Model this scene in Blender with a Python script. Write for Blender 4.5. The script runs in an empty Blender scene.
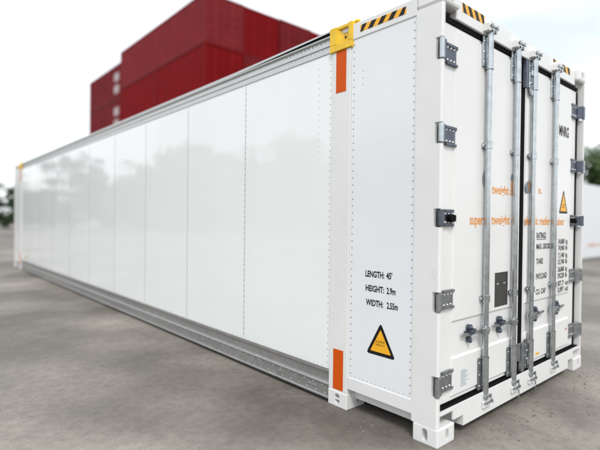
import bpy, bmesh, math, random
from mathutils import Vector, Matrix
random.seed(7)
sc = bpy.context.scene
C = sc.collection

# ------------------------------------------------------------------ camera
YAW, PITCH, ROLL, FPX = 0.7193, -0.0101, 0.0113, 460.05
fw = Vector((math.sin(YAW)*math.cos(PITCH), math.cos(YAW)*math.cos(PITCH), math.sin(PITCH)))
r0 = fw.cross(Vector((0, 0, 1))).normalized(); u0 = r0.cross(fw)
rr = r0*math.cos(ROLL) + u0*math.sin(ROLL); uu = -r0*math.sin(ROLL) + u0*math.cos(ROLL)
cd = bpy.data.cameras.new('camera'); cam = bpy.data.objects.new('camera', cd); C.objects.link(cam)
M = Matrix((rr, uu, -fw)).transposed().to_4x4(); M.translation = Vector((-2.524, -1.5695, 1.4147))
cam.matrix_world = M
cd.sensor_width = 36; cd.lens = 36*FPX/600; cd.clip_start = 0.05; cd.clip_end = 3000
cd.dof.use_dof = True; cd.dof.focus_distance = 3.5; cd.dof.aperture_fstop = cd.lens/(0.044*1000)
sc.camera = cam

# ------------------------------------------------------------------ sky, sun, exposure
SUN_EL, SUN_AZ = math.radians(50), math.radians(218)      # azimuth clockwise from +Y
w = bpy.data.worlds.new('World'); sc.world = w; w.use_nodes = True
nt = w.node_tree; N = nt.nodes; Lk = nt.links
bg = N['Background']; bg.inputs['Strength'].default_value = 0.1
sky = N.new('ShaderNodeTexSky'); sky.sky_type = 'NISHITA'; sky.sun_disc = False
sky.sun_elevation = SUN_EL; sky.sun_rotation = SUN_AZ; sky.dust_density = 2.0
tc = N.new('ShaderNodeTexCoord'); mp = N.new('ShaderNodeMapping'); mp.inputs['Scale'].default_value = (1, 1, 2.6)
nz = N.new('ShaderNodeTexNoise'); nz.inputs['Scale'].default_value = 1.7; nz.inputs['Detail'].default_value = 6; nz.inputs['Roughness'].default_value = .5
cr = N.new('ShaderNodeValToRGB'); cr.color_ramp.elements[0].position = .38; cr.color_ramp.elements[0].color = (.50, .50, .50, 1)
cr.color_ramp.elements[1].position = .62; cr.color_ramp.elements[1].color = (.97, .97, .97, 1)
mx = N.new('ShaderNodeMix'); mx.data_type = 'RGBA'
mx.inputs['B'].default_value = (8.8, 9.1, 9.3, 1)
Lk.new(tc.outputs['Generated'], mp.inputs['Vector']); Lk.new(mp.outputs[0], nz.inputs['Vector'])
Lk.new(nz.outputs['Fac'], cr.inputs['Fac']); Lk.new(cr.outputs['Color'], mx.inputs['Factor'])
Lk.new(sky.outputs['Color'], mx.inputs['A']); Lk.new(mx.outputs['Result'], bg.inputs['Color'])
sd = bpy.data.lights.new('sun', 'SUN'); sd.energy = 1.25; sd.angle = math.radians(14); sd.color = (1, .975, .94)
sun = bpy.data.objects.new('sun', sd); C.objects.link(sun)
dv = Vector((math.sin(SUN_AZ)*math.cos(SUN_EL), math.cos(SUN_AZ)*math.cos(SUN_EL), math.sin(SUN_EL)))
sun.rotation_euler = (-dv).to_track_quat('-Z', 'Y').to_euler()
vs = sc.view_settings; vs.view_transform = 'Standard'; vs.look = 'None'; vs.gamma = 1; vs.use_curve_mapping = False
vs.exposure = 0.75

# ------------------------------------------------------------------ materials
def mat(name, col, rough=.5, metal=0, spec=.5, nscale=0, namt=.12, bump=0, bscale=20, rvar=0, coat=0, bdist=.01, col2=None):
    m = bpy.data.materials.new(name); m.use_nodes = True
    t = m.node_tree; b = t.nodes['Principled BSDF']
    b.inputs['Base Color'].default_value = (*col, 1); b.inputs['Roughness'].default_value = rough
    b.inputs['Metallic'].default_value = metal; b.inputs['Specular IOR Level'].default_value = spec
    b.inputs['Coat Weight'].default_value = coat; b.inputs['Coat Roughness'].default_value = .03
    tcn = t.nodes.new('ShaderNodeTexCoord')
    if nscale:
        n = t.nodes.new('ShaderNodeTexNoise'); n.inputs['Scale'].default_value = nscale; n.inputs['Detail'].default_value = 8
        n.inputs['Roughness'].default_value = .62
        t.links.new(tcn.outputs['Object'], n.inputs['Vector'])
        r = t.nodes.new('ShaderNodeValToRGB'); r.color_ramp.elements[0].position = .3; r.color_ramp.elements[1].position = .7
        c2 = col2 or tuple(c*(1-namt*2) for c in col)
        r.color_ramp.elements[0].color = (*c2, 1); r.color_ramp.elements[1].color = (*[min(1, c*(1+namt*.3)) for c in col], 1)
        t.links.new(n.outputs['Fac'], r.inputs['Fac']); t.links.new(r.outputs['Color'], b.inputs['Base Color'])
        if rvar:
            mr = t.nodes.new('ShaderNodeMapRange'); mr.inputs['To Min'].default_value = rough-rvar; mr.inputs['To Max'].default_value = rough+rvar
            t.links.new(n.outputs['Fac'], mr.inputs['Value']); t.links.new(mr.outputs[0], b.inputs['Roughness'])
    if bump:
        n2 = t.nodes.new('ShaderNodeTexNoise'); n2.inputs['Scale'].default_value = bscale; n2.inputs['Detail'].default_value = 3
        t.links.new(tcn.outputs['Object'], n2.inputs['Vector'])
        bp = t.nodes.new('ShaderNodeBump'); bp.inputs['Strength'].default_value = bump; bp.inputs['Distance'].default_value = bdist
        t.links.new(n2.outputs['Fac'], bp.inputs['Height']); t.links.new(bp.outputs[0], b.inputs['Normal'])
    return m
WHITE = mat('white paint', (.72, .72, .705), .3, nscale=2.2, namt=.03, bump=.03, bscale=50, rvar=.06)
FRAME = mat('frame white paint', (.72, .72, .71), .34, nscale=3, namt=.03, bump=.03, bscale=50, rvar=.06)
PANEL = mat('glossy white laminate', (.79, .81, .805), .05, spec=.5, nscale=.9, namt=.015, bump=.12, bscale=3, coat=.12, bdist=.006)
PANEL2 = mat('satin white laminate', (.74, .755, .77), .16, nscale=1.5, namt=.02, bump=.2, bscale=2)
RIV = mat('rivet metal', (.22, .23, .24), .45, metal=.6)
SEAM = mat('seam sealant', (.30, .31, .31), .5)
RIVW = mat('painted rivet', (.6, .6, .6), .4)
ALU = mat('mill aluminium', (.56, .56, .55), .36, metal=.8, nscale=12, namt=.06, rvar=.08)
ALUD = mat('worn aluminium rail', (.40, .395, .39), .42, metal=.6, nscale=14, namt=.1, rvar=.06, bump=.06, bscale=80)
GALV = mat('galvanised steel', (.54, .57, .59), .2, metal=.95, nscale=18, namt=.14, rvar=.08)
GALVD = mat('dark galvanised steel', (.27, .28, .29), .42, metal=.7, nscale=25, namt=.2, rvar=.08)
BLUEST = mat('dark zinc steel', (.11, .125, .16), .38, metal=.7, nscale=25, namt=.2)
RUBBER = mat('black rubber', (.0025, .0025, .003), .8, spec=.12)
DARK = mat('dark underside', (.03, .03, .03), .8)
BLACK = mat('black vinyl', (.006, .006, .0065), .5, spec=.3)
ORANGE = mat('orange reflective strip', (.60, .085, .005), .5, spec=.15, nscale=40, namt=.05)
YELP = mat('yellow paint', (.83, .52, .015), .4, nscale=9, namt=.12, bump=.2, bscale=30)
AMBER = mat('amber vinyl', (.86, .42, .015), .42, nscale=15, namt=.05)
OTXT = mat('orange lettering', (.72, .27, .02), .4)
GREYL = mat('pale grey print', (.30, .36, .42), .5)
STEELBLUE = mat('steel blue mark', (.22, .26, .29), .4)
PLATE = mat('engraved data plate', (.055, .052, .048), .4, metal=.3, nscale=120, namt=.45, col2=(.022, .022, .022))
LENS = mat('silver print', (.5, .5, .5), .3, metal=.6)
REDD = mat('faded red container paint', (.190, .016, .020), .65, spec=.12, nscale=1.2, namt=.12, bump=.2, bscale=8)
REDS = mat('deep red container paint', (.180, .002, .004), .65, spec=.1, nscale=1.2, namt=.1, bump=.2, bscale=8)
REDM = mat('dull red container paint', (.160, .010, .014), .65, spec=.12, nscale=1.0, namt=.16, bump=.2, bscale=8)
TAN = mat('rusty tan container paint', (.36, .2, .11), .6, nscale=1.2, namt=.15)
BARK = mat('bark', (.09, .065, .045), .9, nscale=6, namt=.3)
def leafmat(name, a, b):
    m = mat(name, a, .6, nscale=.9, namt=.1, col2=b, spec=.3); return m
LEAF1 = leafmat('leaves mid green', (.085, .14, .045), (.045, .085, .03))
LEAF2 = leafmat('leaves dark green', (.045, .085, .03), (.022, .05, .018))

# ground material: worn damp concrete
GR = bpy.data.materials.new('worn concrete yard'); GR.use_nodes = True
t = GR.node_tree; b = t.nodes['Principled BSDF']; tn = t.nodes.new('ShaderNodeTexCoord')
def noise(sc_, det=6, ro=.55):
    n = t.nodes.new('ShaderNodeTexNoise'); n.inputs['Scale'].default_value = sc_; n.inputs['Detail'].default_value = det; n.inputs['Roughness'].default_value = ro
    t.links.new(tn.outputs['Object'], n.inputs['Vector']); return n
def ramp(src, p0, c0, p1, c1):
    r = t.nodes.new('ShaderNodeValToRGB'); r.color_ramp.elements[0].position = p0; r.color_ramp.elements[1].position = p1
    r.color_ramp.elements[0].color = (*c0, 1); r.color_ramp.elements[1].color = (*c1, 1); t.links.new(src, r.inputs['Fac']); return r
def mixc(bt, f, a, bb):
    m = t.nodes.new('ShaderNodeMix'); m.data_type = 'RGBA'; m.blend_type = bt
    m.inputs['Factor'].default_value = f; t.links.new(a, m.inputs['A']); t.links.new(bb, m.inputs['B']); return m
n1 = noise(.38, 5, .5); n2 = noise(1.4, 8, .6); n3 = noise(70, 5, .7); n4 = noise(14, 9, .7)
c1 = ramp(n1.outputs['Fac'], .38, (.132, .117, .101), .60, (.335, .312, .278))
c2 = ramp(n2.outputs['Fac'], .3, (.62, .60, .58), .72, (1.1, 1.09, 1.06))
c3 = ramp(n3.outputs['Fac'], .3, (.72, .72, .72), .75, (1.12, 1.12, 1.12))
c4 = ramp(n4.outputs['Fac'], .32, (.66, .645, .63), .60, (1.06, 1.06, 1.06))
m1 = mixc('MULTIPLY', .75, c1.outputs[0], c2.outputs[0]); m2 = mixc('MULTIPLY', .9, m1.outputs['Result'], c3.outputs[0])
m3 = mixc('MULTIPLY', .7, m2.outputs['Result'], c4.outputs[0])
t.links.new(m3.outputs['Result'], b.inputs['Base Color'])
rg = ramp(n1.outputs['Fac'], .3, (.5, .5, .5), .7, (.82, .82, .82)); t.links.new(rg.outputs[0], b.inputs['Roughness'])
b.inputs['Specular IOR Level'].default_value = .35
bp = t.nodes.new('ShaderNodeBump'); bp.inputs['Strength'].default_value = .35; bp.inputs['Distance'].default_value = .004
t.links.new(n3.outputs['Fac'], bp.inputs['Height']); t.links.new(bp.outputs[0], b.inputs['Normal'])

# ------------------------------------------------------------------ mesh helpers
class MB:
    def __init__(s): s.v = []; s.f = []; s.m = []; s.s = []
    def add(s, vs_, fs, mi=0, smooth=False):
        o = len(s.v); s.v += [tuple(v) for v in vs_]
        for f in fs: s.f.append([i+o for i in f]); s.m.append(mi); s.s.append(smooth)
        return s
    def box(s, x0, x1, y0, y1, z0, z1, bev=0, mi=0):
        if bev:
            bm = bmesh.new(); bmesh.ops.create_cube(bm, size=1)
            for v in bm.verts:
                v.co = Vector((x0+(v.co.x+.5)*(x1-x0), y0+(v.co.y+.5)*(y1-y0), z0+(v.co.z+.5)*(z1-z0)))
            bmesh.ops.bevel(bm, geom=list(bm.edges), offset=bev, segments=2, affect='EDGES', profile=.5)
            s.addbm(bm, mi); return s
        vs_ = [(x0,y0,z0),(x1,y0,z0),(x1,y1,z0),(x0,y1,z0),(x0,y0,z1),(x1,y0,z1),(x1,y1,z1),(x0,y1,z1)]
        return s.add(vs_, [(0,3,2,1),(4,5,6,7),(0,1,5,4),(1,2,6,5),(2,3,7,6),(3,0,4,7)], mi)
    def addbm(s, bm, mi=0, smooth=False):
        bm.verts.index_update(); s.add([v.co[:] for v in bm.verts], [[v.index for v in f.verts] for f in bm.faces], mi, smooth); bm.free()
    def prism(s, pts, ext, mi=0, smooth=False):
        """pts: 3-D outline, ext: extrusion vector"""
        n = len(pts); e = Vector(ext); P = [Vector(p) for p in pts]
        nrm = Vector((0,0,0))
        for i in range(n): nrm += P[i].cross(P[(i+1) % n])
        if nrm.dot(e) > 0: P.reverse()
        vs_ = P + [p+e for p in P]
        fs = [list(range(n)), list(range(2*n-1, n-1, -1))]
        fs += [(i, i+n, (i+1) % n + n, (i+1) % n) for i in range(n)]
        return s.add(vs_, fs, mi, smooth)
    def tube(s, a, b_, r, seg=16, mi=0, r2=None, caps=True):
        a = Vector(a); b_ = Vector(b_); d = (b_-a).normalized(); r2 = r if r2 is None else r2
        q = d.to_track_quat('Z', 'Y'); x = q @ Vector((1,0,0)); y = q @ Vector((0,1,0))
        ring = [(x*math.cos(k*2*math.pi/seg) + y*math.sin(k*2*math.pi/seg)) for k in range(seg)]
        vs_ = [a+v*r for v in ring] + [b_+v*r2 for v in ring]
        s.add(vs_, [(i, (i+1) % seg, (i+1) % seg + seg, i+seg) for i in range(seg)], mi, True)
        if caps:
            s.add(vs_[:seg], [list(range(seg-1, -1, -1))], mi); s.add(vs_[seg:], [list(range(seg))], mi)
        return s
    def dome(s, c, n, r, h, seg=6, mi=0):
        c = Vector(c); n = Vector(n).normalized(); q = n.to_track_quat('Z', 'Y'); x = q @ Vector((1,0,0)); y = q @ Vector((0,1,0))
        A = [c+(x*math.cos(k*2*math.pi/seg)+y*math.sin(k*2*math.pi/seg))*r for k in range(seg)]
        B = [c+n*h*.8+(x*math.cos(k*2*math.pi/seg)+y*math.sin(k*2*math.pi/seg))*r*.6 for k in range(seg)]
        vs_ = A+B+[c+n*h]
        fs = [(i, (i+1) % seg, (i+1) % seg+seg, i+seg) for i in range(seg)] + [(i+seg, (i+1) % seg+seg, 2*seg) for i in range(seg)]
        return s.add(vs_, fs, mi, True)
    def torus(s, c, ax, ay, R1, R2, r, seg=12, sub=6, mi=0):
        c = Vector(c); ax = Vector(ax); ay = Vector(ay); nn = ax.cross(ay).normalized(); vs_ = []
        for i in range(seg):
            a = 2*math.pi*i/seg; p = ax*R1*math.cos(a)+ay*R2*math.sin(a); rd = (ax*math.cos(a)+ay*math.sin(a)).normalized()
            for j in range(sub):
                b2 = 2*math.pi*j/sub; vs_.append(c+p+rd*r*math.cos(b2)+nn*r*math.sin(b2))
        fs = [(i*sub+j, ((i+1) % seg)*sub+j, ((i+1) % seg)*sub+(j+1) % sub, i*sub+(j+1) % sub) for i in range(seg) for j in range(sub)]
        return s.add(vs_, fs, mi, True)
    def mesh(s, name, mats):
        me = bpy.data.meshes.new(name); me.from_pydata(s.v, [], s.f)
        for m in mats: me.materials.append(m)
        me.polygons.foreach_set('material_index', s.m); me.polygons.foreach_set('use_smooth', s.s)
        me.update(); return me
    def build(s, name, mats, parent=None, loc=None):
        if not isinstance(mats, (list, tuple)): mats = [mats]
        o = bpy.data.objects.new(name, s.mesh(name, mats)); C.objects.link(o)
        if parent: o.parent = parent
        if loc: o.location = loc
        return o
def tag(o, label=None, cat=None, group=None, kind=None):
    if label: o['label'] = label
    if cat: o['category'] = cat
    if group: o['group'] = group
    if kind: o['kind'] = kind
    return o
def empty(name, loc=(0,0,0), rz=0):
    o = bpy.data.objects.new(name, None); C.objects.link(o); o.location = loc; o.rotation_euler = (0,0,rz); o.empty_display_size = .2
    return o
def boolean(o, cutter_mb):
    me = cutter_mb.mesh('cut', []); c = bpy.data.objects.new('cut', me); C.objects.link(c); c.parent = o.parent
    md = o.modifiers.new('b', 'BOOLEAN'); md.object = c; md.operation = 'DIFFERENCE'; md.solver = 'EXACT'
    bpy.context.view_layer.update()
    ev = o.evaluated_get(bpy.context.evaluated_depsgraph_get()); nm = bpy.data.meshes.new_from_object(ev)
    o.modifiers.clear(); o.data = nm; bpy.data.objects.remove(c)
def stadium(cu, cv, hw, hh, n=10):
    """upright oval with straight sides, list of (u,v)"""
    pts = []
    for i in range(n+1): a = math.pi*i/n; pts.append((cu+hw*math.cos(a), cv+(hh-hw)+hw*math.sin(a)))
    for i in range(n+1): a = math.pi+math.pi*i/n; pts.append((cu+hw*math.cos(a), cv-(hh-hw)+hw*math.sin(a)))
    return pts
def text_mb(s, box, face, depth=.0008, pos=0, mb=None, mi=0, bold=0.0):
    """lettering as real thin geometry stretched into a box (u0,u1,v0,v1).
    face 'D': door plane y=pos, u=x.  face 'S': side plane x=pos, u runs -y."""
    cu = bpy.data.curves.new('t', 'FONT'); cu.body = s; cu.offset = bold; cu.resolution_u = 3
    o = bpy.data.objects.new('t', cu); C.objects.link(o); bpy.context.view_layer.update()
    me = bpy.data.meshes.new_from_object(o.evaluated_get(bpy.context.evaluated_depsgraph_get()))
    vs_ = [v.co.copy() for v in me.vertices]; fs = [list(p.vertices) for p in me.polygons]
    bpy.data.objects.remove(o); bpy.data.curves.remove(cu)
    x0 = min(v.x for v in vs_); x1 = max(v.x for v in vs_)
    has_desc = any(ch in s for ch in 'gpqyj'); z0 = 0; z1 = .73
    u0, u1, v0, v1 = box
    out = []
    for v in vs_:
        u = u0+(v.x-x0)/(x1-x0)*(u1-u0); vv = v0+(v.y-z0)/(z1-z0)*(v1-v0)
        out.append((u, pos-depth, vv) if face == 'D' else (pos-depth, u, vv))
    mb = mb or MB(); mb.add(out, fs, mi); return mb

# ------------------------------------------------------------------ ground
g = MB(); n = 24
g.add([(-900,-900,0),(900,-900,0),(900,900,0),(-900,900,0)], [(0,1,2,3)])
tag(g.build('ground', GR), kind='structure')

# ================================================================== the long white container
L, W, H = 13.716, 2.55, 2.896
cont = empty('shipping_container', (0,0,0))
tag(cont, 'long glossy white container with yellow top fitting and grey lock rods in the foreground', 'shipping container')

HZ = [(2.432,2.555),(1.912,2.028),(1.390,1.490),(.855,.968),(.320,.440)]   # hinge heights

# insulated core
c = MB(); c.box(.03, W-.03, .075, L-.03, .17, 2.80); c.box(.16, W-.16, 1.0, L-1.0, .012, .17)
c.build('insulated_body', DARK, cont)
c = MB(); c.box(.012, W-.012, .19, L-.19, 2.83, 2.872, bev=.006)
c.build('roof', FRAME, cont)
# inner floor beams seen under the overhang
c = MB()
for y0, y1 in ((.16,.80),(12.93,13.55)):
    for xa in (.09, W-.15): c = MB(); c.box(xa,xa+.06,y0,y1,.075,.162); c.build('gooseneck_beam', FRAME, cont)

# corner posts (front ones notched for the hinge barrels)
def notched_post(xo, sgn):
    m = MB()
    zs = [.118]
    for a, b2 in sorted(HZ): zs += [a-.008, b2+.008]
    zs.append(2.778)
    X0, X1 = sorted((xo, xo+sgn*.10))
    def bx(a0, a1, y0, y1, z0, z1, bev=.003):
        lo, hi = sorted((xo+sgn*a0, xo+sgn*a1)); m.box(lo, hi, y0, y1, z0, z1, bev)
    for i in range(len(zs)-1):
        notch = i % 2 == 1
        if notch:
            bx(0, .03, .046, .19, zs[i], zs[i+1], 0)
        else:
            # one rounded profile: side plate + front lip
            r = .012; pts = []
            prof = [(0,.19),(0,r)] + [(r-r*math.cos(a), r-r*math.sin(a)) for a in [math.pi/2*k/5 for k in range(1,6)]] + [(.028,0),(.030,.002),(.030,.056),(.030,.19)]
            m.prism([(xo+sgn*px, py, zs[i]) for px, py in prof], (0,0,zs[i+1]-zs[i]))
    bx(.0302, .075, .062, .19, .118, 2.778, 0)
    return m
notched_post(0, 1).build('corner_post', FRAME, cont)
notched_post(W, -1).build('corner_post', FRAME, cont)
for xo, s in ((0,1),(W,-1)):
    lo, hi = sorted((xo, xo+s*.12)); m = MB(); m.box(lo, hi, L-.19, L, .118, 2.778, .006); m.build('corner_post', FRAME, cont)

# corner fittings
def fitting(x0, x1, y0, y1, z0, z1, holes, name='corner_fitting', m_=FRAME, bev=.008):
    b0 = MB().box(x0, x1, y0, y1, z0, z1, bev); o = b0.build(name, m_, cont)
    cut = MB()
    for ax, u, v, hw, hh, side in holes:
        st = stadium(u, v, hw, hh)
        if ax == 'x':
            xs = x0-.01 if side < 0 else x1-.06
            cut.prism([(xs, a, b2) for a, b2 in st], (.07,0,0))
        elif ax == 'y':
            ys = y0-.01 if side < 0 else y1-.06
            cut.prism([(a, ys, b2) for a, b2 in st], (0,.07,0))
        boolean(o, cut); cut = MB()
    return o
# bottom, door end
fitting(-.002, .2, -.004, .178, 0, .118, [('x', .088, .062, .021, .040, -1), ('y', .112, .062, .018, .036, -1)])
fitting(W-.2, W+.002, -.004, .178, 0, .118, [('y', W-.092, .062, .018, .036, -1)])
for x0 in (-.002, W-.198): fitting(x0, x0+.2, L-.178, L, 0, .118, [])
# top, door end and far end
fitting(-.004, .2, -.006, .19, 2.778, H, [('y', .10, 2.84, .03, .045, -1)], bev=.018)
fitting(W-.2, W+.004, -.006, .19, 2.778, H, [('y', W-.10, 2.84, .017, .032, -1)], bev=.022)
for x0 in (-.004, W-.196): fitting(x0, x0+.2, L-.178, L+.004, 2.778, H, [])
# stacking fittings and posts at the forty-foot position
for k, (ya, yb) in enumerate(((.757,.953),(L-.953,L-.757))):
    for xo, s in ((0,1),(W,-1)):
        lo, hi = sorted((xo-s*.008, xo+s*.2))
        hy = (ya+yb)/2
        hs = [('x', hy, .062, .026, .040, -s if s > 0 else 1)] + ([('y', .13, .066, .018, .034, -1)] if s > 0 and k == 0 else [])
        f = fitting(lo, hi, ya, yb, 0, .122, hs)
        br = MB(); xx = sorted((xo-s*.003, xo+s*.015)); br.box(xx[0], xx[1], hy-.03, hy+.03, .056, .067); br.build('locking_bar', FRAME, cont)
        p_ = MB(); lo, hi = sorted((xo-s*.004, xo+s*.10)); p_.box(lo, hi, ya+.002, yb-.002, .1225, 2.70, .004); p_.build('intermediate_post', FRAME, cont)
        st = MB(); a = sorted((xo-s*.0055, xo-s*.004))
        st.box(a[0], a[1], ya+.046, ya+.150, 2.385, 2.698); st.build('reflective_strip', ORANGE, cont); st = MB(); st.box(a[0], a[1], ya+.042, ya+.146, .132, .437)
        st.build('reflective_strip', ORANGE, cont)
        # yellow top fitting: frame with sunk pocket
        y = MB(); yo = -.012; D = lambda d: xo+s*d
        def yb_(d0, d1, y0, y1, z0, z1, bev=.004):
            lo, hi = sorted((D(d0), D(d1))); y.box(lo, hi, y0, y1, z0, z1, bev)
        Y0, Y1 = ya-.015, yb+.018
        yb_(.018, .19, Y0+.002, Y1-.002, 2.704, 2.885)
        yb_(-.016, .0175, Y0, Y1, 2.701, 2.752); yb_(-.016, .0175, Y0, Y0+.035, 2.7525, 2.888)
        yb_(-.016, .0175, Y1-.07, Y1, 2.7525, 2.888); yb_(-.006, .0175, Y0+.0355, Y1-.0705, 2.862, 2.888)
        q = sorted((D(.018), D(-.012)))
        y.prism([(D(.016), Y1-.0702, 2.753), (D(.016), Y1-.0702, 2.86), (D(-.012), Y1-.0702, 2.86), (D(-.012), Y1-.0702, 2.753)], (0,-.002,0))
        y.prism([(D(.017), Y1-.071, 2.753), (D(-.010), Y1-.071, 2.753), (D(.017), Y1-.12, 2.753)], (0,0,.107))
        yb_(.02, .05, Y0-.03, Y0+.012, 2.886, 2.902)
        y.build('yellow_fitting', YELP, cont)
        k2 = MB(); k2.tube((D(.0175), ya+.075, 2.80), (D(.0145), ya+.075, 2.80), .010, 10); k2.build('bolt_hole', DARK, cont)

# side walls ----------------------------------------------------
def sides(s):
    xo = 0 if s > 0 else W
    X = lambda d: xo + s*d
    def B(m, d0, d1, y0, y1, z0, z1, bev=0, mi=0):
        lo, hi = sorted((X(d0), X(d1))); m.box(lo, hi, y0, y1, z0, z1, bev, mi)
    nrm = (-s, 0, 0)
    # overhang panels with rivets
    for ya, yb in ((.1902,.7568),(L-.7568,L-.1902)):
        m = MB(); B(m, .006, .028, ya, yb, .254, 2.748)
        for z in [.29+.0515*i for i in range(48)]:
            for yy in (ya+.017, yb-.024): m.dome((X(.006), yy, z), nrm, .0054, .0034, 6, 1)
        for i in range(14): m.dome((X(.006), ya+.03+i*.039, .268), nrm, .0036, .0022, 6, 1)
        for z in (2.50, 2.45, 2.40): m.dome((X(.006), yb-.11, z), nrm, .004, .0025, 6, 1)
        m.build('overhang_panel', [PANEL2, RIV], cont)
        m = MB(); B(m, .0, .03, ya, yb, .163, .2535, .003)
        B(m, .0302, .10, ya, yb, .163, .172); m.build('end_bottom_rail', FRAME, cont)
        m = MB(); B(m, .0, .03, ya, yb-.002, 2.7485, 2.862, .003); m.build('end_top_rail', FRAME, cont)
    # main long panel
    y0, y1 = .9535, L-.9535
    m = MB(); B(m, .0095, .028, y0, y1, .262, 2.7145)
    seams = [2.133, 3.301, 4.502, 5.677, 6.909, 8.153, 9.463, 10.575, 11.75]
    # each bay is a very slightly bowed sheet between two seams
    rb = random.Random(17); ed = [y0]+seams+[y1]; GN, GM = 14, 22
    for ya, yb in zip(ed, ed[1:]):
        am = [(rb.uniform(-1,1)*.0016/(i*j)**.8, i, j) for i in (1,2,3) for j in (1,2,3,5)]
        vv = []; 
        for j in range(GM+1):
            for i in range(GN+1):
                u, v = i/GN, j/GM
                d = .008 + sum(a*math.sin(math.pi*p*u)*math.sin(math.pi*q*v) for a, p, q in am)
                vv.append((X(d), ya+(yb-ya)*u, .262+(2.7145-.262)*v))
        k = GN+1; ff = [(j*k+i+1, j*k+i, (j+1)*k+i, (j+1)*k+i+1) for j in range(GM) for i in range(GN)]
        if s < 0: ff = [tuple(reversed(f)) for f in ff]
        m.add(vv, ff, 0, True)
    for ys in seams:
        B(m, .0072, .008, ys-.0028, ys+.0028, .27, 2.71, 0, 3)
        for i in range(46): m.dome((X(.0071), ys+.0005, .31+i*.0515), nrm, .0070, .0035, 6, 1)
    for i in range(46):
        m.dome((X(.008), y0+.024, .31+i*.0515), nrm, .0045, .003, 6, 1); m.dome((X(.008), y1-.024, .31+i*.0515), nrm, .0045, .003, 6, 1)
    for i in range(15): m.dome((X(.008), 1.108, 1.90+i*.0515), nrm, .0038, .0022, 6, 1)
    ny = int((y1-y0)/.05)
    for i in range(ny): m.dome((X(.008), y0+.03+i*.05, .276), nrm, .0034, .0022, 5, 1)
    m.build('side_panel', [PANEL, RIV, ALU, SEAM], cont)
    # aluminium bottom rail, extruded profile
    prof = [(.012,.2615),(.004,.2605),(.004,.236),(.016,.230),(.020,.158),(.002,.152),(-.004,.146),(-.004,.138),(.006,.132),(.010,.045),(-.002,.05),(-.008,.045),(-.008,.034),(.0,.030),(.05,.030),(.05,.2615)]
    m = MB(); m.prism([(X(a), y0, z) for a, z in prof], (0, y1-y0, 0))
    rnd = random.Random(3)
    for i in range(110): m.dome((X(.007), y0+.08+i*.105, .118+.006*rnd.random()), nrm, .006, .004, 6, 1); 
    for i in range(110): m.dome((X(.009), y0+.05+i*.105, .062), nrm, .005, .003, 6, 1)
    for yy in (1.10, 1.16, 1.55, 2.9, 4.6): B(m, .001, .012, yy, yy+.035, .088, .10, .002, 2)
    m.build('bottom_rail', [ALUD, RIVW, ALU], cont)
    # aluminium top rail
    prof = [(.012,2.6685),(.002,2.669),(.002,2.684),(.012,2.690),(.014,2.735),(.006,2.738),(.006,2.748),(.014,2.752),(.016,2.800),(.002,2.806),(-.002,2.812),(-.002,2.822),(.05,2.8225),(.05,2.6685)]
    m = MB(); m.prism([(X(a), y0+.02, 2.7155+(z-2.6685)*.85) for a, z in prof], (0, y1-y0-.04, 0))
    for i in range(12): m.dome((X(.0145), y0+.05+i*.048, 2.817), nrm, .0055, .003, 6, 1)
    for i in range(12): m.dome((X(.0135), y0+.07+i*.048, 2.758), nrm, .0042, .003, 6, 1)
    m.build('top_rail', [ALU, RIV], cont)
    m = MB(); m.prism([(X(.010), y0+.02, 2.8468), (X(.010), y0+.02, 2.8755), (X(.010), 2.3, 2.851), (X(.010), 2.3, 2.8468)], (s*.03,0,0)); m.build('roof_gasket', RUBBER, cont)
    m = MB(); m.prism([(X(.004), y0+.02, 2.876), (X(.004), y0+.02, 2.888), (X(.004), 2.3, 2.876), (X(.004), 2.3, 2.8515)], (s*.04,0,0)); B(m, .004, .044, 2.3005, y1-.02, 2.8500, 2.876, .002)
    B(m, .012, .044, 2.3005, y1-.02, 2.8468, 2.8498); m.build('roof_edge', ALU, cont)
    # hazard stripes on the overhang top rail
    for ya, yb in ((.272,.672),(L-.672,L-.272)):
        m = MB(); B(m, -.0012, .0, ya, yb, 2.786, 2.834)
        nst = 5; wdt = (yb-ya)/(2*nst-1)*1.0
        for i in range(nst):
            a = ya+(2*i)*wdt; sh = .018
            pts = [(max(ya,a-sh), 2.834), (min(yb,a+wdt-sh), 2.834), (min(yb,a+wdt+sh), 2.786), (min(yb,a+sh), 2.786)]
            m.prism([(X(-.0014), p[0], p[1]) for p in pts], (-s*.0008,0,0), 1)
        m.build('hazard_stripes', [AMBER, BLACK], cont)
sides(1); sides(-1)

# scuff on the near corner post
for k in range(2):
    m = MB(); m.prism([(-.0006, .030+k*.016, 1.045+k*.02), (-.0006, .036+k*.016, 1.045+k*.02), (-.0006, .020+k*.016, 1.10+k*.02), (-.0006, .015+k*.016, 1.095+k*.02)], (.0005,0,0)); m.build('scuff_mark', RIVW, cont)
# far end wall
m = MB(); m.box(.1205, W-.1205, L-.029, L-.004, .13, 2.85); m.box(.3, W-.3, L-.0035, L+.0, 1.3, 2.7, .0)
m.build('end_wall', [FRAME], cont)

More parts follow.
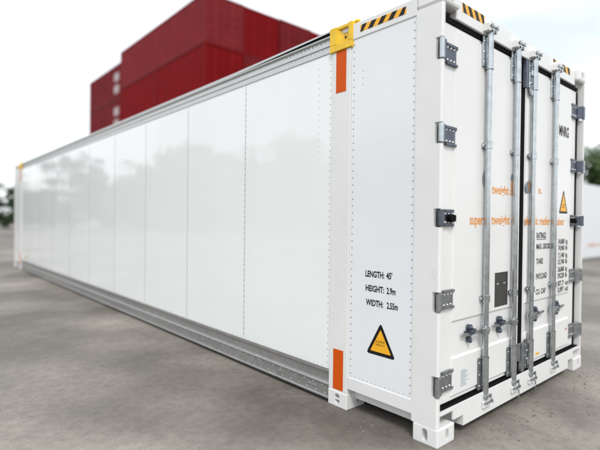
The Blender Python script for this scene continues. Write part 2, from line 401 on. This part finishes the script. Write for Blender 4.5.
# side markings
def tri_sign(mb, cx, zb, wd, ht, place, r=.014, bor=.024):
    """rounded triangle: black, then amber inside"""
    def rt(wd, ht, cx, zb, r):
        P = [Vector((cx-wd/2, zb)), Vector((cx+wd/2, zb)), Vector((cx, zb+ht))]; out = []
        for i in range(3):
            p = P[i]; a = (P[i-1]-p).normalized(); b2 = (P[(i+1) % 3]-p).normalized()
            for k in range(6):
                tt = k/5; q = (p+a*r*2*(1-tt)**1) if k == 0 else None
                s0 = p+a*r*2; s1 = p+b2*r*2; out.append(s0*(1-tt)**2+p*2*tt*(1-tt)+s1*tt**2)
        return out
    o = rt(wd, ht, cx, zb, r); i_ = rt(wd-bor*3.1, ht-bor*3.0, cx, zb+bor, r*.35)
    mb.add([place(p.x, p.y, .0006) for p in o], [list(range(len(o)))], 0)
    mb.add([place(p.x, p.y, .0012) for p in i_], [list(range(len(i_)))], 1)
SP = lambda u, v, d: (.006-d, u, v)
m = MB(); tri_sign(m, .455, .476, .256, .232, SP)
text_mb('SUPER', (.497,.417,.567,.582), 'S', .0018, .006, m, 0); text_mb('HEAVY', (.497,.417,.545,.560), 'S', .0018, .006, m, 0)
m.build('warning_triangle', [BLACK, AMBER], cont)
m = MB()
for s_, bx in (("LENGTH:", (.600,.430,1.020,1.064)), ("45'", (.413,.362,1.021,1.065)), ("HEIGHT:", (.596,.430,.918,.962)), ("2.9m", (.408,.332,.918,.962)),
               ("WIDTH:", (.592,.437,.817,.861)), ("2.55m", (.405,.312,.817,.861))):
    text_mb(s_, bx, 'S', .0012, .006, m, 0, bold=.032)
    if s_[-1] != ':': m.build('dimension_lettering', BLACK, cont); m = MB()
m = MB(); m.box(.0070, .0079, 12.06, 12.17, .30, .42); m.box(.0062, .00695, 12.08, 12.15, .325, .40, 0, 1)
m.build('warning_label', [AMBER, BLACK], cont)

# door end --------------------------------------------------------
m = MB(); m.box(.2005, W-.2005, .028, .10, 2.735, 2.868, .004)
m.box(.076, W-.076, .10, .19, 2.70, 2.82); m.box(.2005, W-.2005, .10, .19, 2.8205, 2.868)
m.build('header_beam', FRAME, cont)
def stripes_d(xa, xb, z0, z1, y):
    m = MB(); m.box(xa, xb, y-.0012, y, z0, z1); n = 4; wd = (xb-xa)/(2*n-1); sh = .018
    for i in range(n):
        a = xa+2*i*wd
        pts = [(max(xa,a-sh), z1), (min(xb,a+wd-sh), z1), (min(xb,a+wd+sh), z0), (a+sh, z0)]
        m.prism([(p[0], y-.0013, p[1]) for p in pts], (0,-.0008,0), 1)
    m.build('hazard_stripes', [AMBER, BLACK], cont)
stripes_d(.275, .575, 2.803, 2.862, .028); stripes_d(1.81, 2.215, 2.803, 2.862, .028)
m = MB(); NT = .325
m.prism([(NT,.006,.056),(W-NT,.006,.056),(W-NT,.006,.128),(W-.2005,.006,.128),(W-.2005,.006,.19),(W-.032,.006,.19),(W-.032,.006,.213),(.032,.006,.213),(.032,.006,.19),(.2005,.006,.19),(.2005,.006,.128),(NT,.006,.128)], (0,.012,0))
m.box(.0305, W-.0305, .0185, .10, .19, .2); m.box(NT, W-NT, .018, .12, .056, .066)
m.box(.0755, W-.0755, .10, .19, .12, .2)
m.box(NT, NT+.01, .0185, .16, .067, .128); m.box(W-NT-.01, W-NT, .0185, .16, .067, .128); m.box(.205, W-.205, .162, .17, .02, .119)
m.build('door_sill', FRAME, cont)
m = MB(); m.box(.09, W-.09, .062, .072, .2, 2.735); m.box(.0305, W-.0305, .022, .061, .2005, .219); m.box(.076, W-.076, .045, .061, 2.70, 2.7345)
m.box(.0305, .092, .0565, .0615, .219, 2.70); m.box(W-.092, W-.0305, .0565, .0615, .219, 2.70); m.box(1.239, 1.305, .05, .0615, .2195, 2.699)
m.build('door_gasket', RUBBER, cont)

def raised(m, x0, x1, z0, z1, yb=.0555, yf=.041, c=.012):
    A = [(x0,yb,z0),(x1,yb,z0),(x1,yb,z1),(x0,yb,z1)]; B_ = [(x0+c,yf,z0+c),(x1-c,yf,z0+c),(x1-c,yf,z1-c),(x0+c,yf,z1-c)]
    m.add(A+B_, [(0,1,5,4),(1,2,6,5),(2,3,7,6),(3,0,4,7),(4,5,6,7)])
def make_door(x0, x1, px0, px1, rods, side):
    d = MB(); d.box(x0, x1, .0556, .0616, .232, 2.695, 0)
    # pressed face: flat border plus two raised fields
    d.box(x0, x1, .052, .0555, .232, 2.695, .0015)
    raised(d, px0, px1, .750, 2.676, .0519); raised(d, px0, px1, .255, .520, .0519, .039, .013)
    dr = d.build('door', WHITE, cont)
    # hinges
    s = 1 if side == 'l' else -1; xo = 0 if side == 'l' else W
    X = lambda a: xo+s*a
    for i, (za, zb) in enumerate(HZ):
        h = MB(); mid = i == 2
        h.tube((X(.012), .008, za), (X(.012), .008, zb), .0165, 16, mi=0 if not mid else 1)
        def hb(a0, a1, y0, y1, z0, z1, bev=.002, mi=0):
            lo, hi = sorted((X(a0), X(a1))); h.box(lo, hi, y0, y1, z0, z1, bev, mi)
        mi = 1 if i in (0,1,2) else 2
        h.prism([(X(.014), -.006, za+.004), (X(.05), .0, za+.004), (X(.10), .034, za+.002), (X(.10), .044, za+.002), (X(.04), .014, za+.004), (X(.014), .006, za+.004)], (0,0,zb-za-.008), mi)
        L0 = .245 if not mid else .225
        hb(.10, L0-.012, .040, .0515, za-.004, zb+.006, .002, mi)
        hb(.112, L0-.002, .033, .0398, zb-.014, zb+.006, .0015, mi); hb(.112, L0-.002, .033, .0398, za-.004, za+.012, .0015, mi)
        for bx_ in (.125, .165, .205):
            for bz in (za+.022, zb-.022):
                h.dome((X(bx_), .0398, bz), (0,-1,0), .0085, .008, 8, 3)
        if mid:
            h.tube((X(.165), .040, (za+zb)/2), (X(.165), .008, (za+zb)/2), .026, 16, mi=4); h.box(*sorted((X(.165), X(.225))), .018, .04, (za+zb)/2-.022, (za+zb)/2+.022, .004, 4)
        h.build('hinge', [GALV, BLUEST, GALVD, ALU, RUBBER], dr)
    # lock rods
    for i, rx in enumerate(rods):
        r = MB(); Y = .012
        r.tube((rx, Y, .16), (rx, Y, 2.77), .0215, 20)
        for a, b2 in ((.205,.462),(2.495,2.735)):
            r.tube((rx, Y, a), (rx, Y, b2), .0270, 20)
            r.tube((rx, Y, b2-.012 if a < 1 else a), (rx, Y, b2 if a < 1 else a+.012), .0290, 20, caps=True)
            m2 = 1 if a < 1 else 0
            r.box(rx-.058, rx-.022, .028, .0405, a+.02, b2-.01, .002, m2)
            for zz in (a+.05, (a+b2)/2, b2-.045): r.dome((rx-.046, .028, zz), (0,-1,0), .007, .006, 8, 0)
        for z in (2.755, .185):   # cam heads
            r.tube((rx, Y-.001, z-.018), (rx, Y-.001, z+.012), .026, 12)
            r.box(rx-.006, rx+.036, Y-.03, Y-.01, z-.012, z+.01, .003); r.tube((rx+.026, Y-.036, z-.016), (rx+.026, Y-.036, z+.016), .006, 8)
            r.box(rx-.036, rx-.004, Y-.028, Y-.012, z-.006, z+.012, .003)
        rod = r.build('lock_rod', [GALV, GALVD], dr)
        for z in (1.96, .875, ):
            b_ = MB(); b_.tube((rx, Y, z-.02), (rx, Y, z+.02), .0280, 20); b_.box(rx-.045, rx+.045, .026, .0405, z-.016, z+.016, .002)
            b_.tube((rx, Y, z-.024), (rx, Y, z-.02), .0305, 20); b_.tube((rx, Y, z+.02), (rx, Y, z+.024), .0305, 20)
            for q in (-.037, .037): b_.dome((rx+q, .026, z), (0,-1,0), .008, .007, 8)
            b_.build('rod_guide', GALV, dr)
        # keepers: top in a white housing on the header, bottom on the sill
        k = MB()
        k.prism([(rx-.07, .030, 2.752), (rx+.055, .030, 2.752), (rx+.045, .030, 2.815), (rx-.03, .030, 2.83), (rx-.07, .030, 2.80)], (0,-.046,0))
        k.build('cam_housing', FRAME, dr); k = MB(); k.box(rx-.05, rx+.045, -.012, .0052, .108, .150, .004)
        k.build('cam_housing', FRAME, dr)
        for z, sg in ((2.785,1),(.150,-1)):
            k = MB(); k.box(rx-.045, rx-.03, -.034, -.0165, z-.014, z+.014, .003); k.box(rx+.03, rx+.045, -.034, -.0165, z-.014, z+.014, .003)
            k.box(rx-.045, rx+.045, -.024, -.0165, z-.004 if sg > 0 else z-.012, z+.012 if sg > 0 else z+.004, .002)
            k.dome((rx-.055, -.0165, z), (0,-1,0), .008, .007, 8); k.dome((rx+.06, -.012, z-.004), (0,-1,0), .009, .01, 8)
            k.build('cam_keeper', GALV, dr)
        # handle and catch
        hdir = -1 if side == 'l' else 1
        z = .652; cx = rx+hdir*(.185 if i == (0 if side == 'l' else 1) else .19)
        if side == 'r': cx = rx+hdir*.135
        h = MB(); h.tube((rx, Y, z-.026), (rx, Y, z+.026), .0285, 16); h.tube((rx, Y, z-.008), (rx, Y, z+.012), .033, 16)
        ex = cx+hdir*(.10 if side == 'l' else .19)
        h.prism([(rx+hdir*.02, .0, z-.010), (cx, .016, z-.014), (ex, .03, z-.012), (ex, .03, z+.008), (cx, .016, z+.012), (rx+hdir*.02, .0, z+.014)], (0,.009,0))
        h.box(min(rx+hdir*.03, rx+hdir*.075), max(rx+hdir*.03, rx+hdir*.075), -.014, .014, z-.022, z+.024, .005)
        h.tube((rx+hdir*.055, -.016, z-.02), (rx+hdir*.055, -.016, z+.022), .009, 10)
        h.build('door_handle', GALV, dr)
        h = MB(); h.tube((cx, .045, z+.040), (cx, .020, z+.040), .021, 14); h.tube((cx, .045, z-.048), (cx, .022, z-.048), .019, 14)
        h.box(cx-.013, cx+.013, .026, .050, z-.06, z+.055, .004); h.box(cx-.045, cx+.045, .034, .050, z-.018, z+.018, .004)
        h.tube((cx-hdir*.03, .03, z+.02), (cx-hdir*.03, .004, z+.02), .012, 10); h.box(cx-.02, cx+.02, .002, .026, z-.004, z+.026, .004)
        h.dome((cx, .020, z+.040), (0,-1,0), .014, .012, 10); h.dome((cx, .022, z-.048), (0,-1,0), .012, .01, 10)
        h.build('handle_catch', BLUEST, dr)
    return dr
RODS = [.625, 1.073, 1.385, 1.850]
dl = make_door(.098, 1.237, .225, 1.20, RODS[:2], 'l')
drt = make_door(1.306, 2.452, 1.345, 2.325, RODS[2:], 'r')

# overlap plates beside the door gap
for za, zb in ((2.50,2.725),(.215,.445)):
    top = za > 1
    m = MB(); m.box(1.252, 1.298, .020, .048, za, zb, .003)
    if not top: m.box(1.215, 1.25, .03, .048, za+.09, zb, .003)
    m.build('overlap_plate', BLUEST if top else GALVD, dl)
    m = MB(); z0, z1 = (2.46,2.64) if top else (.275,.465)
    m.box(1.335, 1.392, .024, .0405, z0, z1, .003)
    for k in range(3): m.dome((1.352, .024, z0+.03+k*(z1-z0-.06)/2), (0,-1,0), .009, .008, 8, 1)
    m.tube((1.352, .018, z0-.01), (1.352, .018, z0+.03), .011, 10, 1); m.tube((1.352, .018, z1-.03), (1.352, .018, z1+.01), .011, 10, 1)
    m.build('rod_bracket', [GALV if top else GALVD, GALV], drt)

# seal chains hanging at the two middle rods
for rx in (RODS[1], RODS[2]):
    m = MB(); z = .125; x = rx+.03; i = 0
    while z > .012:
        a = Vector((1,.1,0)) if i % 2 else Vector((.1,1,0))
        m.torus((x+.004*math.sin(i*1.3), -.024+.003*math.cos(i), z), a.normalized(), (0,0,1), .0065, .0115, .0022, 10, 5); z -= .0165; i += 1
    m.build('seal_chain', GALVD, cont)

# door lettering
DY = .041
m = MB()
def T(s_, x0, x1, z0, h, bold=.01, m_=None, par=None, nm='lettering'):
    text_mb(s_, (x0,x1,z0,z0+h), 'D', .001, DY, bold=bold+.003).build(nm, m_, par)
for s_, x0, x1, z0, h, par in (('super', .437, .625, 1.400, .074, dl), ('tweight du', .748, 1.165, 1.402, .074, dl), ('tweight d', .748, 1.083, 1.628, .070, dl),
                               ('elec', 1.318, 1.425, 1.400, .074, drt), ('ic reefer', 1.524, 1.834, 1.400, .074, drt), ('container', 1.85, 2.168, 1.399, .072, drt), ('n.', 1.575, 1.65, 1.665, .064, drt)):
    T(s_, x0, x1, z0, h, .016, OTXT, par, 'orange_lettering')
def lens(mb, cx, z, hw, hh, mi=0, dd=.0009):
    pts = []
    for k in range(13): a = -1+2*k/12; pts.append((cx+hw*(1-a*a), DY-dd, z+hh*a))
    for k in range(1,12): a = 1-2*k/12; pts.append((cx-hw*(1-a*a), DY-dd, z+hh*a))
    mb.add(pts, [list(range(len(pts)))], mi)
for q, par in (((.655, 1.722, .055, .09, 0), dl), ((1.085, 1.70, .030, .065, 1), dl), ((1.075, 1.76, .028, .04, 0), dl), ((1.362, 1.705, .046, .055, 0), drt), ((1.43, 1.715, .062, .085, 1), drt)):  # flat lens-shaped patches in steel blue and orange on the door faces
    m = MB(); lens(m, *q, .0009 if q[4] == 0 else .0013); m.build('lens_mark', [STEELBLUE, OTXT], par)
T('MNRG', 2.012, 2.25, 2.222, .096, .03, BLACK, drt, 'unit_lettering')
Lx = 1.553
for s_, x1, z, h in (('RATINGS', 1.750, 1.284, .052), ('MAX. GROSS', 1.842, 1.192, .048), ('TARE', 1.693, 1.066, .048), ('PAYLOAD', 1.781, .936, .050), ('CU. CAP', 1.760, .806, .046)):
    T(s_, Lx, x1, z, h, .022, BLACK, drt, 'rating_lettering')
m = MB(); m.box(Lx, 1.75, DY-.0009, DY-.0002, 1.272, 1.277); m.build('underline', BLACK, drt)
for a, b2, z in (('34,000','kg',1.226),('74,960','lb',1.166),('7,140','kg',1.098),('15,740','lb',1.038),('26,860','kg',.970),('59,220','lb',.910),('87.7','cu.m',.838),('3,097','cu.ft',.780)):
    T(a, 2.035, 2.185, z, .046, .028, BLACK, drt, 'rating_lettering'); T(b2, 2.215, 2.262 if len(b2) < 3 else 2.295, z, .044, .022, BLACK, drt, 'rating_lettering')
m = MB(); DP = lambda u, v, d: (u, DY-d, v)
tri_sign(m, 2.145, 1.506, .215, .225, DP, .012, .02); text_mb('SUPER', (2.110,2.180,1.580,1.594), 'D', .0018, DY, m, 0); text_mb('HEAVY', (2.110,2.180,1.558,1.572), 'D', .0018, DY, m, 0)
m.build('warning_triangle', [BLACK, AMBER], drt)
m = MB(); m.box(.815, 1.022, DY-.002, DY, .785, 1.040, 0)
for z in (.985, .9): pass
for q in (.86, .965): m.box(q-.018, q+.018, DY-.0026, DY-.0021, .950, .962, 0, 1)
rnd = random.Random(5)
for k in range(18):
    zz = .80+k*.0125
    if .94 < zz < .97: continue
    a = .83+rnd.random()*.01; 
    while a < .99:
        l = .01+rnd.random()*.03; m.box(a, min(a+l, 1.0), DY-.0024, DY-.0021, zz, zz+.003, 0, 2); a += l+.008
m.build('data_plate', [PLATE, LENS, mat('plate etching', (.10,.10,.095), .4, metal=.4)], dl)
m = MB(); rnd = random.Random(9)
for k in range(11): m.box(.345, .345+.05+.06*rnd.random(), .039-.0009, .0389, .302+k*.0105, .302+k*.0105+.005)
m.build('fine_print', GREYL, dl)
m = MB(); m.box(1.562, 1.640, .0375, .0388, .290, .308); m.build('small_orange_label', AMBER, drt)
m = MB()
for k in range(3): m.prism([(2.232+k*.016, .0386, .405), (2.245+k*.016, .0386, .405), (2.24+k*.016, .0386, .432-k*.006)], (0,-.0008,0))
m.build('small_red_mark', mat('red print', (.35,.03,.03), .5), drt)

# debris along the foot of the container
m = MB(); rnd = random.Random(11)
for k in range(700):
    if k < 450: x, y = .3+rnd.random()*2.6, -.05-abs(rnd.gauss(0,.16))
    else: x, y = -.03-abs(rnd.gauss(0,.12)), .1+rnd.random()**1.4*5
    s_ = .0025+rnd.random()**2*.008; zz = s_*.35
    vs_ = [(x+s_*math.cos(a)*(.7+.5*rnd.random()), y+s_*math.sin(a)*(.7+.5*rnd.random()), 0) for a in [k2*1.2566 for k2 in range(5)]]
    vt = [(x+(v[0]-x)*.6, y+(v[1]-y)*.6, zz) for v in vs_]
    m.add(vs_+vt, [(i,(i+1)%5,(i+1)%5+5,i+5) for i in range(5)]+[(5,6,7,8,9)], rnd.choice((0,0,1,2)))
tag(m.build('gravel', [mat('grit grey', (.13,.115,.10), .9), mat('grit brown', (.09,.065,.045), .9), mat('grit pale', (.19,.17,.145), .9)]), 'loose grit scattered along the foot of the white container', 'gravel', kind='stuff')

# ================================================================== background containers
def box_container_meshes(Lc, Hc):
    Wc = 2.438; out = {}
    def corr(m, flip):
        # corrugated long side at x = 0 or Wc, along y
        y = .12; pts = []; dep = .036; sgn = 1 if not flip else -1; x0 = .012 if not flip else Wc-.012
        while y < Lc-.14:
            for dy, d in ((0,0),(.072,0),(.14,dep),(.212,dep)): 
                if y+dy < Lc-.12: pts.append((x0+sgn*d, y+dy))
            y += .28
        pts.append((x0, Lc-.12)); n = len(pts)
        vs_ = [(a, b2, .14) for a, b2 in pts]+[(a, b2, Hc-.09) for a, b2 in pts]
        m.add(vs_, [(i+1,i,i+n,i+1+n) if not flip else (i,i+1,i+1+n,i+n) for i in range(n-1)])
    m = MB(); corr(m, False); corr(m, True); m.box(.06, Wc-.06, .06, Lc-.03, .15, Hc-.08); out['wall'] = m
    m = MB()
    for x in (0, Wc-.12):
        for y in (0, Lc-.12): m.box(x, x+.12, y, y+.12, .118, Hc-.118, .01)
        m.box(x+.005, x+.1, .16, Lc-.16, 0.02, .145, .005); m.box(x+.005, x+.08, .16, Lc-.16, Hc-.095, Hc-.01, .005)
    for y in (.005, Lc-.085): m.box(.17, Wc-.17, y, y+.08, .02, .15, .005); m.box(.17, Wc-.17, y, y+.08, Hc-.12, Hc-.01, .005)
    out['frame'] = m
    m = MB(); m.box(.09, Wc-.09, .09, Lc-.09, Hc-.04, Hc-.02); out['roof'] = m
    cc = []
    for x in (-.004, Wc-.158):
        for y in (-.004, Lc-.174):
            for z in (0, Hc-.118): m = MB(); m.box(x, x+.162, y, y+.178, z, z+.118, .01); cc.append(m)
    out['cc'] = cc
    for nm, a, b2 in (('door', .13, Wc/2-.01), ('door', Wc/2+.01, Wc-.13)):
        m = MB(); m.box(a, b2, .03, .055, .16, Hc-.13, .005)
        for k in range(5): zz = .3+k*(Hc-.55)/4.6; m.box(a+.06, b2-.06, .018, .0298, zz, zz+.26, .008)
        out.setdefault('doors', []).append(m)
    rods = []
    for x in (.42, .95, 1.49, 2.02): m = MB(); m.tube((x, .0, .1), (x, .0, Hc-.08), .018, 8); rods.append(m)
    out['rods'] = rods
    return out
def make_container(name, Lc, Hc, m_, label, cat='shipping container', group=None, loc=(0,0,0), rz=0):
    r = empty(name, loc, rz); tag(r, label, cat, group)
    ms = box_container_meshes(Lc, Hc)
    ms['wall'].build('wall', m_, r); ms['frame'].build('frame', m_, r); ms['roof'].build('roof', m_, r)
    
    for q in ms['cc']: q.build('corner_casting', m_, r)
    for d, rp in zip(ms['doors'], (ms['rods'][:2], ms['rods'][2:])):
        dd = d.build('door', m_, r)
        for q in rp: q.build('lock_rod', m_, dd)
    return r
def copy_tree(o, parent=None):
    c_ = o.copy(); C.objects.link(c_); c_.parent = parent
    for ch in o.children: copy_tree(ch, c_)
    return c_
GRP = 'red containers of the tall stack behind'
HC = 2.69
order = ['bottom', 'second', 'third', 'fourth', 'top']
SX, SY = 9.62, 20.05          # near corner of the tall stack
ROWN = ['in its leftmost row', 'second row from the left', 'third row from the left', 'in its rightmost row']
proto = {}
def place(kind, loc, label, group=GRP):
    if kind not in proto:
        Lc, m_ = {'long': (12.192, REDD), 'deep': (6.058, REDS), 'longm': (12.192, REDM), 'dlong': (12.192, REDS), 'short': (9.125, REDM)}[kind]
        o = make_container('shipping_container', Lc, 2.68, m_, label, group=group, loc=loc); proto[kind] = o; return o
    o = copy_tree(proto[kind]); o.location = loc; tag(o, label, 'shipping container', group); return o
lv = ['bottom', 'second level', 'middle', 'fourth level', 'topmost']
for r in range(4):
    for k in range(5):
        x = SX+r*2.52; z = k*HC; y = SY+(.0, .05, -.03, .04)[(r+k) % 4]
        if r == 0 and k in (3, 2):
            place('deep', (x, SY, z), f'short deep red container at the near corner of the red stack, {"fourth" if k == 3 else "third"} level up')
            place('deep', (x, SY+6.12, z), f'short deep red container end to end behind the corner one, {"fourth" if k == 3 else "third"} level up')
        else:
            kk = 'long' if (k == 4 and r == 0) else ('dlong' if (r+k) % 2 else 'longm')
            place(kk, (x, y, z), f'long red container, {lv[k]} of the tall red stack, {ROWN[r]}')
for k in range(5):
    o = place('short', (SX+.75, SY+12.7, k*HC), f'short dull red container, {lv[k]} of the lower red stack at far left', 'short red containers of the far left stack')
    if k in (3, 4):
        m = MB()
        zs_ = (.45,1.4)
        for zz in zs_: m.box(.004, .0105, 1.9, 2.9, zz, zz+.62); 
        m.build('white_lettering', mat('faded white print', (.42,.34,.34), .6), o)

# white container on the right, orange lettering low on its side
wc = make_container('shipping_container', 12.192, 3.0, mat('pale container paint', (.62,.64,.66), .4), 'plain white container with orange lettering, far right behind the lock-rod end', loc=(14.6, 7.1, 0), rz=-math.pi/2)
m = MB(); 
MBt = MB(); text_mb('reefer container', (0,1,0,1), 'D', 0, 0, MBt)
m.v = [(2.442, 3.6+v[0]*2.9, .50+v[2]*.16) for v in MBt.v]; m.f = MBt.f; m.m = MBt.m; m.s = MBt.s
m.build('orange_lettering', OTXT, wc)
# the text must face the camera: the +x side of the unit faces -y after the turn
for (x, y, a, lab) in ((-34, 46, .3, 'rusty tan container in the yard to the left, beside the trees'), (-20, 56, .1, 'rusty tan container at the far left of the yard, near the tree line')):
    make_container('shipping_container', 12.192, 2.591, TAN, lab, loc=(x, y, 0), rz=a+math.pi/2)

# ================================================================== trees
def tree_meshes(h, wdt, seed, nleaf=6500):
    rnd = random.Random(seed); tr = MB(); cr_ = MB()
    th = h*.35; tr.tube((0,0,0), (.1,.05,th), .16*h/8, 9, r2=.1*h/8, caps=False)
    tips = []
    for k in range(15):
        a = rnd.random()*6.283; z0 = th*(.25+.75*rnd.random()); rr_ = wdt*.5*(.4+.5*rnd.random()); z1 = h*(.14+.76*rnd.random())
        p0 = Vector((.08,.04,z0)); p1 = Vector((rr_*math.cos(a), rr_*math.sin(a), z1)); mid = (p0+p1)/2+Vector((0,0,-.1*h*.3))
        tr.tube(p0, mid, .06*h/8, 6, r2=.045*h/8, caps=False); tr.tube(mid, p1, .045*h/8, 6, r2=.015*h/8, caps=False); tips.append(p1); tips.append(mid.lerp(p1,.5))
    tips.append(Vector((0,0,h*.9))); tips.append(Vector((.1,0,h*.75)))
    cl = []
    for tp in tips:
        for _ in range(4): cl.append((tp+Vector((rnd.gauss(0,.10)*wdt, rnd.gauss(0,.10)*wdt, rnd.gauss(0,.06)*h)), (.05+.09*rnd.random())*h*.8))
    for i in range(nleaf):
        c0, rd = rnd.choice(cl); d = Vector((rnd.gauss(0,1), rnd.gauss(0,1), rnd.gauss(0,.75))).normalized()*rd*(rnd.random()**.4)
        p_ = c0+d; 
        if p_.z < h*.03: continue
        s_ = .024*h*(.7+rnd.random()*.8); u = Vector((rnd.gauss(0,1), rnd.gauss(0,1), rnd.gauss(0,.6))).normalized(); v = u.orthogonal().normalized()
        cr_.add([p_-u*s_, p_+v*s_*.55, p_+u*s_, p_-v*s_*.55], [(0,1,2,3)])
    return tr.mesh('trunk', [BARK]), cr_.mesh('crown', [LEAF1 if seed % 2 else LEAF2])
TV = [tree_meshes(8, 5.5, 1), tree_meshes(7, 6.5, 2), tree_meshes(10, 6, 3), tree_meshes(9, 7.5, 4)]
def tree(x, y, v, sc_, label):
    t_ = empty('broadleaf_tree', (x, y, 0), random.random()*6); t_.scale = (sc_, sc_, sc_*random.uniform(.9,1.1)); tag(t_, label, 'tree', 'trees round the yard')
    for nm, me in zip(('trunk','crown'), TV[v]): o = bpy.data.objects.new(nm, me); C.objects.link(o); o.parent = t_
# left edge of the picture and on round to the left (they show in the glossy side)
rt = random.Random(21)
for i in range(30):
    a = math.radians(11 - i*2.7 + rt.uniform(-.6,.6)); d = 66 + rt.uniform(-4, 7) - i*.5
    sc_ = (.66 if i < 4 else min(1.35, .62+.045*i))*rt.uniform(.85,1.15)
    tree(-2.5+d*math.sin(a), -1.5+d*math.cos(a), rt.randrange(4), sc_,
         'small green tree at the left edge, beyond the far end of the white container' if i < 5 else 'green tree of the belt left of the yard, mirrored in the glossy panel')
for i in range(7):
    a = math.radians(67 + i*2.9 + rt.uniform(-.5,.5)); d = 62+rt.uniform(-5,6)
    tree(-2.5+d*math.sin(a), -1.5+d*math.cos(a), rt.randrange(4), .95*rt.uniform(.85,1.15), 'green tree at the right edge, above the distant white container')
